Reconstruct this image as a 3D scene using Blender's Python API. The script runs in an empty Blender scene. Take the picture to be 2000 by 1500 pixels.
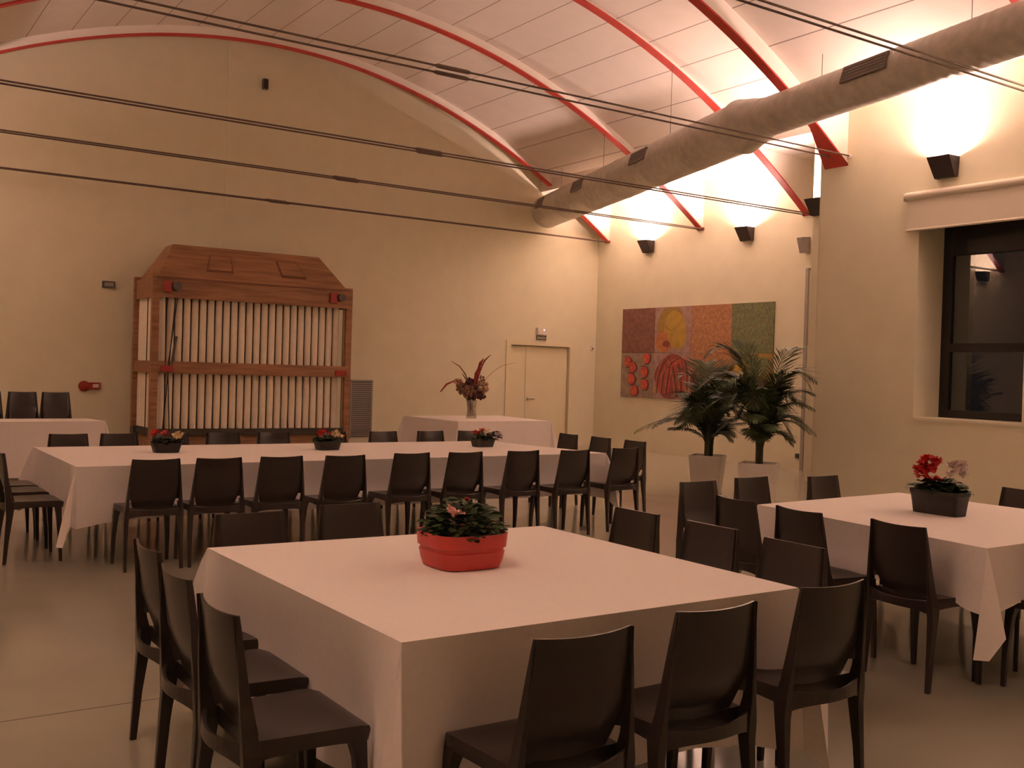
import bpy, bmesh, math, random
from mathutils import Vector, Matrix
C = bpy.context.scene.collection
S = bpy.context.scene
PI = math.pi
random.seed(7)

# ------------------------------------------------------------------ camera
CAM_H = 1.55
FPX = 2015.13
YAW, PIT, ROL = math.radians(33.92261), math.radians(-0.66257), math.radians(1.70203)
def cam_rot():
    cy, sy = math.cos(YAW), math.sin(YAW)
    cp, sp = math.cos(PIT), math.sin(PIT)
    cr, sr = math.cos(ROL), math.sin(ROL)
    B = Matrix(((1, 0, 0), (0, 0, -1), (0, 1, 0)))
    Yw = Matrix(((cy, -sy, 0), (sy, cy, 0), (0, 0, 1)))
    P = Matrix(((1, 0, 0), (0, cp, sp), (0, -sp, cp)))
    R = Matrix(((cr, -sr, 0), (sr, cr, 0), (0, 0, 1)))
    return R @ P @ B @ Yw
RW = cam_rot()
cam = bpy.data.cameras.new('camera'); cam.sensor_width = 36; cam.lens = FPX / 2000 * 36
cam.clip_start = 0.05; cam.clip_end = 100
co = bpy.data.objects.new('camera', cam); C.objects.link(co)
xr, yr, zr = [Vector(RW[i]) for i in range(3)]
M3 = Matrix((xr, -yr, -zr)).transposed()
co.matrix_world = Matrix.Translation((0, 0, CAM_H)) @ M3.to_4x4()
S.camera = co

# ------------------------------------------------------------------ world, exposure
w = bpy.data.worlds.new('night'); S.world = w; w.use_nodes = True
w.node_tree.nodes['Background'].inputs[0].default_value = (0.010, 0.009, 0.010, 1)
w.node_tree.nodes['Background'].inputs[1].default_value = 0.3
S.view_settings.view_transform = 'Standard'; S.view_settings.look = 'None'
S.view_settings.gamma = 1.0; S.view_settings.use_curve_mapping = False
S.view_settings.exposure = 1.54
S.cycles.diffuse_bounces = 8; S.cycles.max_bounces = 12; S.cycles.glossy_bounces = 4
S.cycles.sample_clamp_indirect = 4.0
LCOL = (1.0, 0.66, 0.57)      # halogen uplights as this camera saw them
LW = 92.0                     # watts of each wall sconce on the right
LW_LEFT = 62.0

# ------------------------------------------------------------------ room numbers (metres)
XR, XI, XN, XL = 14.05, 12.70, 11.20, -0.82     # right wall, step of it, near part of it, left wall
YB = 17.67                                      # back wall
YI, YE = 10.70, 9.30                            # where the wall steps in
YK = -4.0                                       # wall behind the viewer
FR = [17.35, 14.53, 11.95, 8.95, 5.75]          # the roof arches

# ------------------------------------------------------------------ materials
def mat(name, col, rough=0.6, metal=0.0, spec=0.5, noise=0, nscale=20, bump=0, coat=0, sheen=0, trans=0, ior=1.45, tint=None):
    m = bpy.data.materials.new(name); m.use_nodes = True
    nt = m.node_tree; b = nt.nodes['Principled BSDF']
    b.inputs['Base Color'].default_value = (*col, 1); b.inputs['Roughness'].default_value = rough
    b.inputs['Metallic'].default_value = metal; b.inputs['Specular IOR Level'].default_value = spec
    b.inputs['IOR'].default_value = ior
    if coat: b.inputs['Coat Weight'].default_value = coat; b.inputs['Coat Roughness'].default_value = 0.08
    if sheen: b.inputs['Sheen Weight'].default_value = sheen
    if trans: b.inputs['Transmission Weight'].default_value = trans
    tc = nt.nodes.new('ShaderNodeTexCoord')
    n = nt.nodes.new('ShaderNodeTexNoise'); n.inputs['Scale'].default_value = nscale; n.inputs['Detail'].default_value = 4
    nt.links.new(tc.outputs['Object'], n.inputs['Vector'])
    if noise:
        r = nt.nodes.new('ShaderNodeValToRGB'); e = r.color_ramp.elements
        t2 = tint or tuple(c * (1 - noise) for c in col)
        e[0].position = .3; e[1].position = .7
        e[0].color = (*t2, 1); e[1].color = (*[min(1, c * (1 + noise * .4)) for c in col], 1)
        nt.links.new(n.outputs['Fac'], r.inputs['Fac']); nt.links.new(r.outputs['Color'], b.inputs['Base Color'])
    if bump:
        bp = nt.nodes.new('ShaderNodeBump'); bp.inputs['Strength'].default_value = bump; bp.inputs['Distance'].default_value = 0.01
        nt.links.new(n.outputs['Fac'], bp.inputs['Height']); nt.links.new(bp.outputs['Normal'], b.inputs['Normal'])
    return m
def line_mask(nt, axis, period, phase, width):
    """1 on the lines, 0 between them, in object space"""
    tc = nt.nodes.new('ShaderNodeTexCoord'); sp = nt.nodes.new('ShaderNodeSeparateXYZ')
    nt.links.new(tc.outputs['Object'], sp.inputs[0])
    a = nt.nodes.new('ShaderNodeMath'); a.operation = 'SUBTRACT'; a.inputs[1].default_value = phase - width / 2 - 100 * period
    nt.links.new(sp.outputs[axis], a.inputs[0])
    f = nt.nodes.new('ShaderNodeMath'); f.operation = 'MODULO'; f.inputs[1].default_value = period
    nt.links.new(a.outputs[0], f.inputs[0])
    l = nt.nodes.new('ShaderNodeMath'); l.operation = 'LESS_THAN'; l.inputs[1].default_value = width
    nt.links.new(f.outputs[0], l.inputs[0])
    return l.outputs[0]
def add_lines(m, axis, period, phase, width, dark):
    nt = m.node_tree; b = nt.nodes['Principled BSDF']
    mx = nt.nodes.new('ShaderNodeMix'); mx.data_type = 'RGBA'
    src = b.inputs['Base Color'].links[0].from_socket if b.inputs['Base Color'].is_linked else None
    if src: nt.links.new(src, mx.inputs[6])
    else: mx.inputs[6].default_value = b.inputs['Base Color'].default_value
    mx.inputs[7].default_value = (*dark, 1)
    nt.links.new(line_mask(nt, axis, period, phase, width), mx.inputs[0])
    nt.links.new(mx.outputs[2], b.inputs['Base Color'])
    return m
def emit(name, col, strength):
    m = bpy.data.materials.new(name); m.use_nodes = True; nt = m.node_tree; nt.nodes.clear()
    o = nt.nodes.new('ShaderNodeOutputMaterial'); e = nt.nodes.new('ShaderNodeEmission')
    e.inputs[0].default_value = (*col, 1); e.inputs[1].default_value = strength
    nt.links.new(e.outputs[0], o.inputs[0]); return m

WALL = mat('wall_plaster', (.69, .65, .49), .85, noise=.04, nscale=3, bump=.03)
CEIL = add_lines(mat('ceiling_board', (.80, .73, .66), .8, noise=.03, nscale=4), 0, .648, 11.60, .014, (.30, .24, .20))
CEILN = add_lines(mat('ceiling_board_near', (.80, .73, .66), .8, noise=.03, nscale=4), 0, .648, 9.645, .014, (.30, .24, .20))
PLAINC = mat('ceiling_plain', (.80, .74, .66), .8, noise=.03, nscale=4)
WEB = mat('beam_white', (.80, .74, .66), .6, noise=.03, nscale=5)
RED = mat('beam_red', (.56, .055, .040), .5, noise=.12, nscale=6)
FLOOR = mat('floor_resin', (.34, .32, .25), .17, spec=.6, noise=.10, nscale=1.2, bump=.012)
add_lines(FLOOR, 1, 5.86, 4.81, .012, (.16, .14, .11))
CLOTH = mat('table_cloth', (.80, .74, .72), .9, noise=.03, nscale=40, bump=.03, sheen=.2)
CHAIR = mat('chair_plastic', (.026, .018, .016), .30, spec=.55, noise=.10, nscale=30)
WOOD = mat('pine_orange', (.31, .150, .072), .55, noise=.35, nscale=7, bump=.05)
WOODD = mat('pine_dark', (.20, .085, .042), .6, noise=.3, nscale=8)
for wm in (WOOD, WOODD):
    nt_ = wm.node_tree; mp = nt_.nodes.new('ShaderNodeMapping'); mp.inputs['Scale'].default_value = (.25, 1.5, 3.0)
    tc_ = [n for n in nt_.nodes if n.type == 'TEX_COORD'][0]; nn = [n for n in nt_.nodes if n.type == 'TEX_NOISE'][0]
    nt_.links.new(tc_.outputs['Object'], mp.inputs['Vector']); nt_.links.new(mp.outputs['Vector'], nn.inputs['Vector'])
WOODG = mat('wood_grey_dark', (.05, .04, .03), .7, noise=.3, nscale=9)
SLEEVE = mat('sleeve_cloth', (.82, .74, .62), .9, noise=.06, nscale=12)
STEEL = mat('galvanised', (.62, .58, .52), .45, metal=.35, noise=.15, nscale=9)
DUCTG = mat('duct_outlet', (.20, .17, .145), .5, metal=.3, noise=.1, nscale=12)
CHROME = mat('chrome', (.6, .58, .55), .18, metal=1)
RODM = mat('rod_steel', (.15, .105, .085), .45, metal=.3, noise=.2, nscale=30)
SCON = mat('sconce_black', (.035, .024, .022), .45, noise=.2, nscale=15)
BLACKF = mat('frame_black', (.012, .009, .009), .4, noise=.2, nscale=15)
BLIND = mat('blind_fabric', (.66, .60, .50), .8, noise=.03, nscale=60)
GLASS = mat('window_glass', (.62, .6, .58), .0, trans=1.0, ior=1.65)
DOORM = mat('door_paint', (.72, .66, .47), .5, noise=.03, nscale=4)
GRILLE = mat('grille_grey', (.33, .30, .27), .5, noise=.1, nscale=20)
GRILLED = mat('grille_dark', (.12, .10, .09), .6, noise=.1, nscale=20)
LEAF = mat('leaf_green', (.035, .065, .016), .5, noise=.45, nscale=14)
PALM = mat('palm_green', (.045, .068, .018), .5, noise=.45, nscale=9)
LEAFP = mat('leaf_purple', (.05, .018, .022), .5, noise=.4, nscale=14)
STEM = mat('stem_green', (.05, .05, .018), .6, noise=.3, nscale=12)
SOIL = mat('soil', (.03, .018, .012), .95, noise=.4, nscale=30, bump=.4)
PETR = mat('petal_red', (.55, .018, .012), .5, noise=.25, nscale=25)
PETW = mat('petal_cream', (.78, .62, .38), .6, noise=.12, nscale=25)
PETP = mat('petal_pink', (.80, .42, .36), .5, noise=.12, nscale=25)
PLRED = mat('planter_red', (.50, .045, .035), .35, noise=.15, nscale=8)
PLBLK = mat('planter_black', (.022, .017, .016), .5, noise=.25, nscale=25)
POTW = mat('pot_white', (.66, .60, .54), .4, noise=.04, nscale=6)
VASE = mat('vase_glass', (.80, .74, .66), .08, trans=.85, ior=1.5)
DRYP = mat('dried_purple', (.10, .035, .040), .85, noise=.5, nscale=18)
DRYB = mat('dried_brown', (.24, .12, .07), .85, noise=.4, nscale=18)
DRYT = mat('dried_tan', (.42, .26, .15), .85, noise=.3, nscale=18)
PODR = mat('pod_red', (.30, .035, .025), .6, noise=.3, nscale=15)
PLASTW = mat('plastic_white', (.72, .66, .60), .5, noise=.03, nscale=20)
PLASTG = mat('plastic_grey', (.10, .085, .075), .5, noise=.1, nscale=20)
SIGNG = mat('sign_green', (.03, .05, .03), .5, noise=.1, nscale=20)
SIGNW = mat('sign_letters', (.72, .68, .55), .5, noise=.03, nscale=20)
REDP = mat('plastic_red', (.32, .03, .022), .4, noise=.1, nscale=20)
BULB = emit('halogen', (1, .80, .58), 60)
LED = emit('led_white', (.75, .85, 1.0), 5)

# ------------------------------------------------------------------ mesh helpers
class MB:
    def __init__(s): s.v = []; s.f = []; s.m = []
    def add(s, vs, fs, mi=0):
        o = len(s.v); s.v += [tuple(v) for v in vs]; s.f += [tuple(i + o for i in f) for f in fs]; s.m += [mi] * len(fs); return s
    def box(s, x0, x1, y0, y1, z0, z1, mi=0):
        vs = [(x, y, z) for z in (z0, z1) for y in (y0, y1) for x in (x0, x1)]
        return s.add(vs, [(0, 2, 3, 1), (4, 5, 7, 6), (0, 1, 5, 4), (2, 6, 7, 3), (0, 4, 6, 2), (1, 3, 7, 5)], mi)
    def loft(s, rings, caps=True, close=True, mi=0):
        n = len(rings[0]); vs = [p for r in rings for p in r]; fs = []
        for i in range(len(rings) - 1):
            for j in range(n if close else n - 1):
                k = (j + 1) % n
                fs.append((i * n + j, i * n + k, (i + 1) * n + k, (i + 1) * n + j))
        if caps: fs.append(tuple(range(n - 1, -1, -1))); fs.append(tuple((len(rings) - 1) * n + j for j in range(n)))
        return s.add(vs, fs, mi)
    def tube(s, pts, r, n=8, mi=0, caps=True):
        pts = [Vector(p) for p in pts]; rr = r if isinstance(r, (list, tuple)) else [r] * len(pts)
        rings = []; up = Vector((0, 0, 1))
        for i, p in enumerate(pts):
            d = (pts[min(i + 1, len(pts) - 1)] - pts[max(i - 1, 0)]).normalized()
            a = d.cross(up if abs(d.z) < .95 else Vector((1, 0, 0))).normalized(); b = d.cross(a).normalized()
            rings.append([p + (a * math.cos(2 * PI * k / n) + b * math.sin(2 * PI * k / n)) * rr[i] for k in range(n)])
        return s.loft(rings, caps=caps, mi=mi)
    def lathe(s, prof, c=(0, 0, 0), n=24, mi=0, caps=True):
        return s.loft([[(c[0] + r * math.cos(2 * PI * k / n), c[1] + r * math.sin(2 * PI * k / n), c[2] + z) for k in range(n)] for r, z in prof], caps=caps, mi=mi)
    def grid(s, P, mi=0):
        n = len(P[0]); vs = [p for r in P for p in r]
        return s.add(vs, [(i * n + j, i * n + j + 1, (i + 1) * n + j + 1, (i + 1) * n + j) for i in range(len(P) - 1) for j in range(n - 1)], mi)
    def ball(s, c, r, n=8, m=6, sq=(1, 1, 1), mi=0, jit=0):
        rings = []
        for i in range(m + 1):
            t = PI * i / m; rings.append([(c[0] + sq[0] * r * max(.02, math.sin(t)) * math.cos(2 * PI * k / n) * (1 + random.uniform(-jit, jit)),
                                          c[1] + sq[1] * r * max(.02, math.sin(t)) * math.sin(2 * PI * k / n) * (1 + random.uniform(-jit, jit)),
                                          c[2] - sq[2] * r * math.cos(t)) for k in range(n)])
        return s.loft(rings, mi=mi)
    def build(s, name, m, parent=None, smooth=False, sharp=40, bev=0, solid=0, loc=None):
        me = bpy.data.meshes.new(name); me.from_pydata(s.v, [], s.f)
        ms = m if isinstance(m, (list, tuple)) else [m]
        for q in ms: me.materials.append(q)
        me.polygons.foreach_set('material_index', s.m)
        bm = bmesh.new(); bm.from_mesh(me)
        bmesh.ops.remove_doubles(bm, verts=bm.verts, dist=1e-5)
        bmesh.ops.recalc_face_normals(bm, faces=bm.faces)
        if smooth:
            for f in bm.faces: f.smooth = True
            for e in bm.edges:
                if len(e.link_faces) == 2 and e.calc_face_angle(0) > math.radians(sharp): e.smooth = False
        bm.to_mesh(me); bm.free(); me.update()
        o = bpy.data.objects.new(name, me); C.objects.link(o)
        if parent is not None: o.parent = parent
        if loc is not None: o.location = loc
        if solid:
            q = o.modifiers.new('thickness', 'SOLIDIFY'); q.thickness = solid; q.offset = 0
        if bev:
            q = o.modifiers.new('bevel', 'BEVEL'); q.width = bev; q.segments = 2; q.limit_method = 'ANGLE'; q.angle_limit = math.radians(40)
        return o
def tag(o, label, cat, group=None, kind=None):
    if label: o['label'] = label
    if cat: o['category'] = cat
    if group: o['group'] = group
    if kind: o['kind'] = kind
    return o
def thing(name, label, cat, loc=(0, 0, 0), rz=0, group=None):
    o = bpy.data.objects.new(name, None); o.empty_display_size = .1; C.objects.link(o)
    o.location = loc; o.rotation_euler = (0, 0, rz)
    return tag(o, label, cat, group)
def struct(name, mb, m, label=None, **k):
    o = mb.build(name, m, **k); o['kind'] = 'structure'
    if label: o['label'] = label
    return o
def dup(o, parent=None):
    c = o.copy(); C.objects.link(c)
    if parent is not None: c.parent = parent
    for ch in list(o.children): dup(ch, c)
    return c

# ------------------------------------------------------------------ the shell
def far_z(x): return 7.12 - .0492 * (x - 6.62) ** 2      # underside of the far arches
def third_z(x): return 7.24 - .0513 * (x - 6.62) ** 2    # the third one is a little steeper
def near_z(x): return 6.62 - .0610 * (x - 5.20) ** 2     # underside of the near arches
struct('floor', MB().box(XL - .3, XR + .3, YK - .3, YB + .3, -.2, 0), FLOOR, 'glossy grey resin floor')
DX0, DX1, DZ = 11.82, 13.34, 2.115
bw = MB()
bw.box(XL - .3, 5.783, YB + .012, YB + .3, 0, 7.9); bw.box(5.783, DX0, YB, YB + .3, 0, 7.9)
bw.box(DX1, XR + .3, YB, YB + .3, 0, 7.9); bw.box(DX0, DX1, YB, YB + .3, DZ, 7.9); bw.box(DX0, DX1, YB + .12, YB + .3, 0, DZ)
struct('wall_back', bw, WALL, 'cream plaster back wall')
struct('wall_left', MB().box(XL - .3, XL, YK, YB + .03, 0, 7.5), WALL, 'left wall')
struct('wall_front', MB().box(XL, XR, YK - .3, YK, 0, 7.5), WALL, 'wall behind the viewer')
rw = MB(); rw.box(XR, XR + .3, YI - .5, YB, 0, 7.5); struct('wall_right', rw, WALL, 'cream right wall with the painting')
iw = MB(); iw.box(XI, XR + .3, YE - .3, YI, 0, 7.5); struct('wall_right_step', iw, WALL, 'short stepped piece of right wall')
WY0, WY1, WZ0, WZ1 = 6.40, 7.785, 1.14, 3.62
nw = MB()
nw.box(XN, XN + .62, WY1, YE, 0, 6.2); nw.box(XN, XN + .62, YK, WY0, 0, 6.2)
nw.box(XN, XN + .62, WY0, WY1, 0, WZ0); nw.box(XN, XN + .62, WY0, WY1, WZ1, 6.2)
nwo = struct('wall_right_near', nw, WALL, 'near right wall with the window')
edge = MB().tube([(XN + .05, YE, 0), (XN + .05, YE, 6.2)], .05, 16)
struct('trim_1', edge, WALL, 'rounded corner of the near wall', smooth=True)
# ceilings
def vault(name, fz, xc, half, y0, y1, xa, xb, lift, flatz, m):
    g = MB(); n = 48
    top = []
    for i in range(n + 1):
        x = xc - half + 2 * half * i / n; top.append((x, fz(x) + lift))
    prof = [(xa, flatz), (xc - half, flatz)] + top + [(xc + half, flatz), (xb, flatz)]
    g.loft([[(x, y, z) for x, z in prof] + [(xb, y, 7.75), (xa, y, 7.75)] for y in (y0, y1)], caps=True)
    return struct(name, g, m, 'white boarded vaulted ceiling', smooth=False)
vault('ceiling', far_z, 6.62, 5.85, 9.0, YB + .03, XL, XR, .13, 5.33, CEIL)
vault('ceiling_near', near_z, 5.20, 5.07, YK, 9.0, XL, XN + .3, .24, 5.27, CEILN)
gb = MB(); pr = []
for i in range(41):
    x = XL + (XN + .62 - XL) * i / 40; pr.append((x, near_z(min(x, XN)) + .12))
gb.loft([[(x, y, z) for x, z in pr] + [(x, y, 7.6) for x, z in reversed(pr)] for y in (9.0, 9.06)])
struct('trim_2', gb, PLAINC, 'gable strip between the two vaults')

# arches
def arch(i, fz, y, xa, xb, flat, lift, half, xc, label, foot=0):
    t = thing('roof_arch', label, 'roof beam', ((xa + xb) / 2, y, 0), 0, 'arched roof beams')
    n = 64; wt, wr = .055, .068
    web = MB(); red = MB(); rings = []; rr = []
    for k in range(n + 1):
        x = xa + (xb - xa) * k / n; z = fz(x)
        zt = fz(x) + lift if abs(x - xc) < half else flat + .02
        zt = max(zt, z + .1)
        X = x - (xa + xb) / 2
        rings.append([(X, -wt, z), (X, wt, z), (X, wt, zt), (X, -wt, zt)])
        rr.append([(X, -wr, z - .025), (X, wr, z - .025), (X, wr, z), (X, -wr, z)])
    web.loft(rings).build('web', WEB, t)['label'] = 'white side of the beam'
    red.loft(rr).build('soffit', RED, t)['label'] = 'red underside of the beam'
    if foot:
        X = xb - (xa + xb) / 2; z0 = fz(xb) - .025
        f = MB(); dz = .42; sl = dz * 1.45
        f.loft([[(X - sl, -wr, z0 + dz), (X - sl, wr, z0 + dz), (X - sl - .01, wr, z0 + dz + .02), (X - sl - .01, -wr, z0 + dz + .02)],
                [(X, -wr, z0), (X, wr + .24, z0), (X, wr + .24, z0 + .02), (X, -wr, z0 + .02)]])
        f.build('foot_plate', RED, t)['label'] = 'flared red foot plate'
    return t
names = ['farthest red-edged white roof arch, lying along the back wall', 'second red-edged roof arch from the back wall',
         'third red-edged roof arch from the back wall, ending near the hidden sconce',
         'red-edged roof arch that lands on the corner of the near right wall', 'nearest red-edged roof arch, barely in view at top right']
for i, y in enumerate(FR):
    if i < 3: arch(i, third_z if i == 2 else far_z, y, XL, XR, 5.33, .13, 5.85, 6.62, names[i])
    else: arch(i, near_z, y, XL, XN, 5.27, .24, 5.07, 5.20, names[i], foot=(i == 3))
# tie rods
rodl = ['nearer', 'farther']
wh = ['nearest the back wall', 'second from the back wall', 'third from the back wall', 'landing on the wall corner', 'crossing the duct at top right']
offs = [.05, .065, .07, .10, .05]
for i, y in enumerate(FR):
    z = 4.41 if i < 3 else 4.52; xb = XR if i < 3 else XN; xm = (XL + xb) / 2
    for k, s in enumerate((-1, 1)):
        t = thing('tie_rod', 'dark steel tie rod, %s of the pair %s' % (rodl[k], wh[i]), 'tie rod', (xm, y + s * offs[i], z), 0, 'steel tie rods across the hall')
        L = (xb - XL) / 2
        MB().tube([(-L, 0, 0), (L - .01, 0, 0)], .0108, 8).build('rod', RODM, t, smooth=True)
        MB().tube([(-.2 + s * .05, 0, 0), (-.17 + s * .05, 0, 0), (.17 + s * .05, 0, 0), (.2 + s * .05, 0, 0)], [.014, .022, .022, .014], 8).build('turnbuckle', RODM, t, smooth=True)
        MB().tube([(L - .03, 0, 0), (L, 0, 0)], .03, 8).build('end_plate', WEB if i > 2 else RODM, t, smooth=True)

# ------------------------------------------------------------------ sconces
def sconce(x, y, z, side, label, watts, d=.22, wd=.15, h=.24):
    """side -1: on a wall whose room side is -x"""
    t = thing('wall_sconce', label, 'wall lamp', (x, y, z - h), 0, 'black wedge uplight sconces')
    s = side; th = .008
    b = MB()
    def ring(dd, ww, zz): return [(0, -ww, zz), (s * dd, -ww, zz), (s * dd, ww, zz), (0, ww, zz)]
    b.loft([ring(d * .32, wd * .9, 0), ring(d, wd, h), ring(d - th, wd - th, h), ring(d * .32 - th, wd * .9 - th, .02)], caps=True)
    b.build('housing', SCON, t)
    q = MB().tube([(s * d * .5, -wd * .35, h - .07), (s * d * .5, wd * .35, h - .07)], .008, 8).build('halogen_tube', BULB, t, smooth=True)
    ld = bpy.data.lights.new('sconce_light', 'AREA'); ld.shape = 'RECTANGLE'; ld.size = d * .55; ld.size_y = wd * 1.5
    ld.energy = watts; ld.color = LCOL; ld.spread = math.radians(168)
    lo = bpy.data.objects.new('sconce_light', ld); C.objects.link(lo); lo.parent = t
    lo.location = (s * d * .40, 0, h - .05); lo.rotation_euler = (PI, s * math.radians(25), 0)
    return t
SC = 'black wedge-shaped wall sconce, '
sconce(XR, 16.0, 4.31, -1, SC + 'farthest lit one, nearest the back corner', LW * .76)
sconce(XR, 13.3, 4.31, -1, SC + 'lit above the right end of the painting', LW * .76)
sconce(XI, 10.55, 4.33, -1, SC + 'half hidden behind the wall corner', LW * .66)
sconce(XN, 7.42, 4.27, -1, SC + 'large one lit above the window blind', LW * .52)
sconce(XN, 4.6, 4.27, -1, SC + 'unseen one added past the window for brightness', LW * .85)  # assumed fitting outside the view, added to raise the room's brightness
sconce(XN, 1.6, 4.27, -1, SC + 'unseen one added beside the viewer on the near right wall', LW * 1.2)  # guessed unseen lamp, added as extra light for the foreground
sconce(XL, 15.0, 4.42, 1, SC + 'on the left wall, seen only mirrored in the window', LW_LEFT)
sconce(XL, 9.0, 4.42, 1, SC + 'unseen one added midway along the left wall', LW_LEFT * 1.15)  # guessed lamp outside the view, power set to brighten the hall
sconce(XL, 3.0, 4.42, 1, SC + 'unseen one added on the left wall beside the viewer', LW_LEFT * 1.2)  # unseen added lamp, strengthened to light the front table

# ------------------------------------------------------------------ duct
DZc = 4.9
d = thing('air_duct', 'large round galvanised spiral air duct running under the arches', 'air duct', (10.2, 10.0, 0))
A, B_, Cc, D_ = Vector((12.50, 17.45, DZc)), Vector((10.14, 9.75, DZc)), Vector((10.00, 9.20, DZc)), Vector((8.35, .8, DZc))
org = Vector((10.2, 10.0, 0))
def duct_run(name, a, b, ra, rb, step, label=None, rib=.012):
    n = max(2, int((b - a).length / step)); pts = []; rs = []
    for i in range(n + 1):
        u = i / n; p = a.lerp(b, u) - org; r = ra + (rb - ra) * u; e = (b - a).normalized() * .012
        pts += [p - e, p, p + e]; rs += [r, r + rib, r]
    o = MB().tube(pts, rs, 32).build(name, STEEL, d, smooth=True, sharp=80)
    if label: o['label'] = label
    return o
duct_run('wide_run', A, B_, .33, .34, 1.25, 'wider far run of the duct', .006)
duct_run('reducer', B_, Cc, .36, .25, .3, 'reducer between the runs', .004)
duct_run('narrow_run', Cc, D_, .245, .245, .14, 'narrower near run of the duct', .003)
MB().tube([A - org, A - org + (A - B_).normalized() * .02], [.34, .34], 32).build('end_cap', STEEL, d, smooth=True)
for a, b, u, L, r in ((A, B_, .05, .40, .33), (A, B_, .32, .55, .335), (A, B_, .66, .6, .34), (Cc, D_, .235, .70, .25)):
    dr = (b - a).normalized(); sd = Vector((-abs(dr.y), -dr.x if dr.y < 0 else dr.x, 0)).normalized()
    sd = dr.cross(Vector((0, 0, 1))); sd = sd if sd.x < 0 else -sd
    nrm = (sd * .80 + Vector((0, 0, .25))).normalized(); up = dr.cross(nrm).normalized()
    c = a.lerp(b, u) - org + nrm * (r - .015); g = MB()
    hh = .10
    ring = [c - dr * L / 2 - up * hh, c + dr * L / 2 - up * hh, c + dr * L / 2 + up * hh, c - dr * L / 2 + up * hh]
    g.loft([[p for p in ring], [p + nrm * .028 for p in ring]])
    o = g.build('air_outlet', DUCTG, d, bev=.004); o['label'] = 'dark rectangular air outlet'
    f = MB()
    for k in range(4):
        q = c + up * (-hh + .04 + k * .04) + nrm * .029
        f.loft([[q - dr * (L / 2 - .02), q - dr * (L / 2 - .02) + up * .008, q - dr * (L / 2 - .02) + nrm * .006], [q + dr * (L / 2 - .02), q + dr * (L / 2 - .02) + up * .008, q + dr * (L / 2 - .02) + nrm * .006]])
    f.build('louvre_slat', DUCTG, o)
for a, b, u, fz in ((A, B_, .10, far_z), (A, B_, .38, far_z), (A, B_, .72, far_z), (Cc, D_, .12, near_z), (Cc, D_, .38, near_z)):
    p = a.lerp(b, u) - org; x = p.x + org.x
    g = MB()
    for s in (-.0, .0):
        pass
    g.tube([(p.x, p.y, DZc + .24), (p.x, p.y, max(fz(x) + .1, 5.3))], .004, 6)
    g.build('hanger_wire', RODM, d)

# ------------------------------------------------------------------ window and blind
win = bpy.data.objects.new('window_1', None); C.objects.link(win); win.location = (XN + .52, WY0, WZ0); win['kind'] = 'structure'
win['label'] = 'dark framed window in the near right wall'
W_, H_ = WY1 - WY0, WZ1 - WZ0
fr = MB(); fr.box(0, .07, W_ - .13, W_, 0, H_); fr.box(0, .07, 0, .08, 0, H_); fr.box(0, .07, .08, W_ - .13, 0, .10); fr.box(0, .07, .08, W_ - .13, 2.02, H_)
fr.build('window_frame', BLACKF, win, bev=.004)
MB().box(-.01, .08, .08, W_ - .13, .82, .93).build('transom', BLACKF, win, bev=.004)
MB().box(.03, .036, .08, W_ - .13, .10, .82).build('window_pane', GLASS, win)
MB().box(.03, .036, .08, W_ - .13, .93, 2.02).build('window_pane', GLASS, win)
MB().box(XN - .012, XN + .52, WY0 - .04, WY1 + .01, WZ0 - .035, WZ0 + .002).build('window_sill', WALL)['kind'] = 'structure'
nb = thing('roller_blind', 'rolled up cream roller blind above the dark window', 'blind', (XN, 7.08, 3.86))
MB().tube([(-.06, -.86, 0), (-.06, .86, 0)], .05, 20).build('roller_tube', BLIND, nb, smooth=True)
MB().box(-.065, -.060, -.84, .84, -.42, 0).build('blind_fabric', BLIND, nb)
MB().tube([(-.063, -.84, -.42), (-.063, .84, -.42)], .016, 12).build('bottom_bar', BLIND, nb, smooth=True)
for s in (-1, 1): MB().box(-.11, 0, s * .868 - .006, s * .868 + .006, -.055, .055).build('end_bracket', PLASTW, nb, bev=.003)
# dark tall opening edge beside the step of the wall
dj = bpy.data.objects.new('door_2', None); C.objects.link(dj); dj.location = (XR, YI + .04, 0); dj['kind'] = 'structure'; dj['label'] = 'tall dark grey door frame half hidden by the wall step'
MB().box(-.06, 0, 1.10, 1.16, 0, 3.48).build('door_frame', GRILLE, dj)
MB().box(-.03, 0, 0, 1.10, 0, 3.44).build('door_leaf', DOORM, dj)

# ------------------------------------------------------------------ door at the back
dr = bpy.data.objects.new('door_1', None); C.objects.link(dr); dr.location = (DX0, YB, 0); dr['kind'] = 'structure'; dr['label'] = 'cream double door in the back wall'
DWd = DX1 - DX0
f = MB(); f.box(-.11, .0, -.02, .01, 0, DZ + .09); f.box(DWd, DWd + .09, -.02, .01, 0, DZ + .09); f.box(0, DWd, -.02, .01, DZ, DZ + .09)
f.build('door_frame', DOORM, dr, bev=.004)
MB().box(.01, .425, .06, .10, .01, DZ - .01).build('door_leaf', DOORM, dr, bev=.003)
lf = MB().box(.435, DWd - .01, .06, .10, .01, DZ - .01).build('door_leaf', DOORM, dr, bev=.003)
hd = MB(); hd.tube([(.50, .06, 1.0), (.50, .01, 1.0), (.62, .005, 1.0)], .011, 8); hd.lathe([(.028, 0), (.028, .008)], (.50, 0, 0), 12); 
hdl = MB(); hdl.tube([(.50, .06, 1.0), (.50, .01, 1.0), (.64, .005, 1.0)], .012, 8); hdl.tube([(.50, .062, 1.0), (.50, .05, 1.0)], .03, 12)
hdl.build('door_handle', CHROME, lf, smooth=True)
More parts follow.
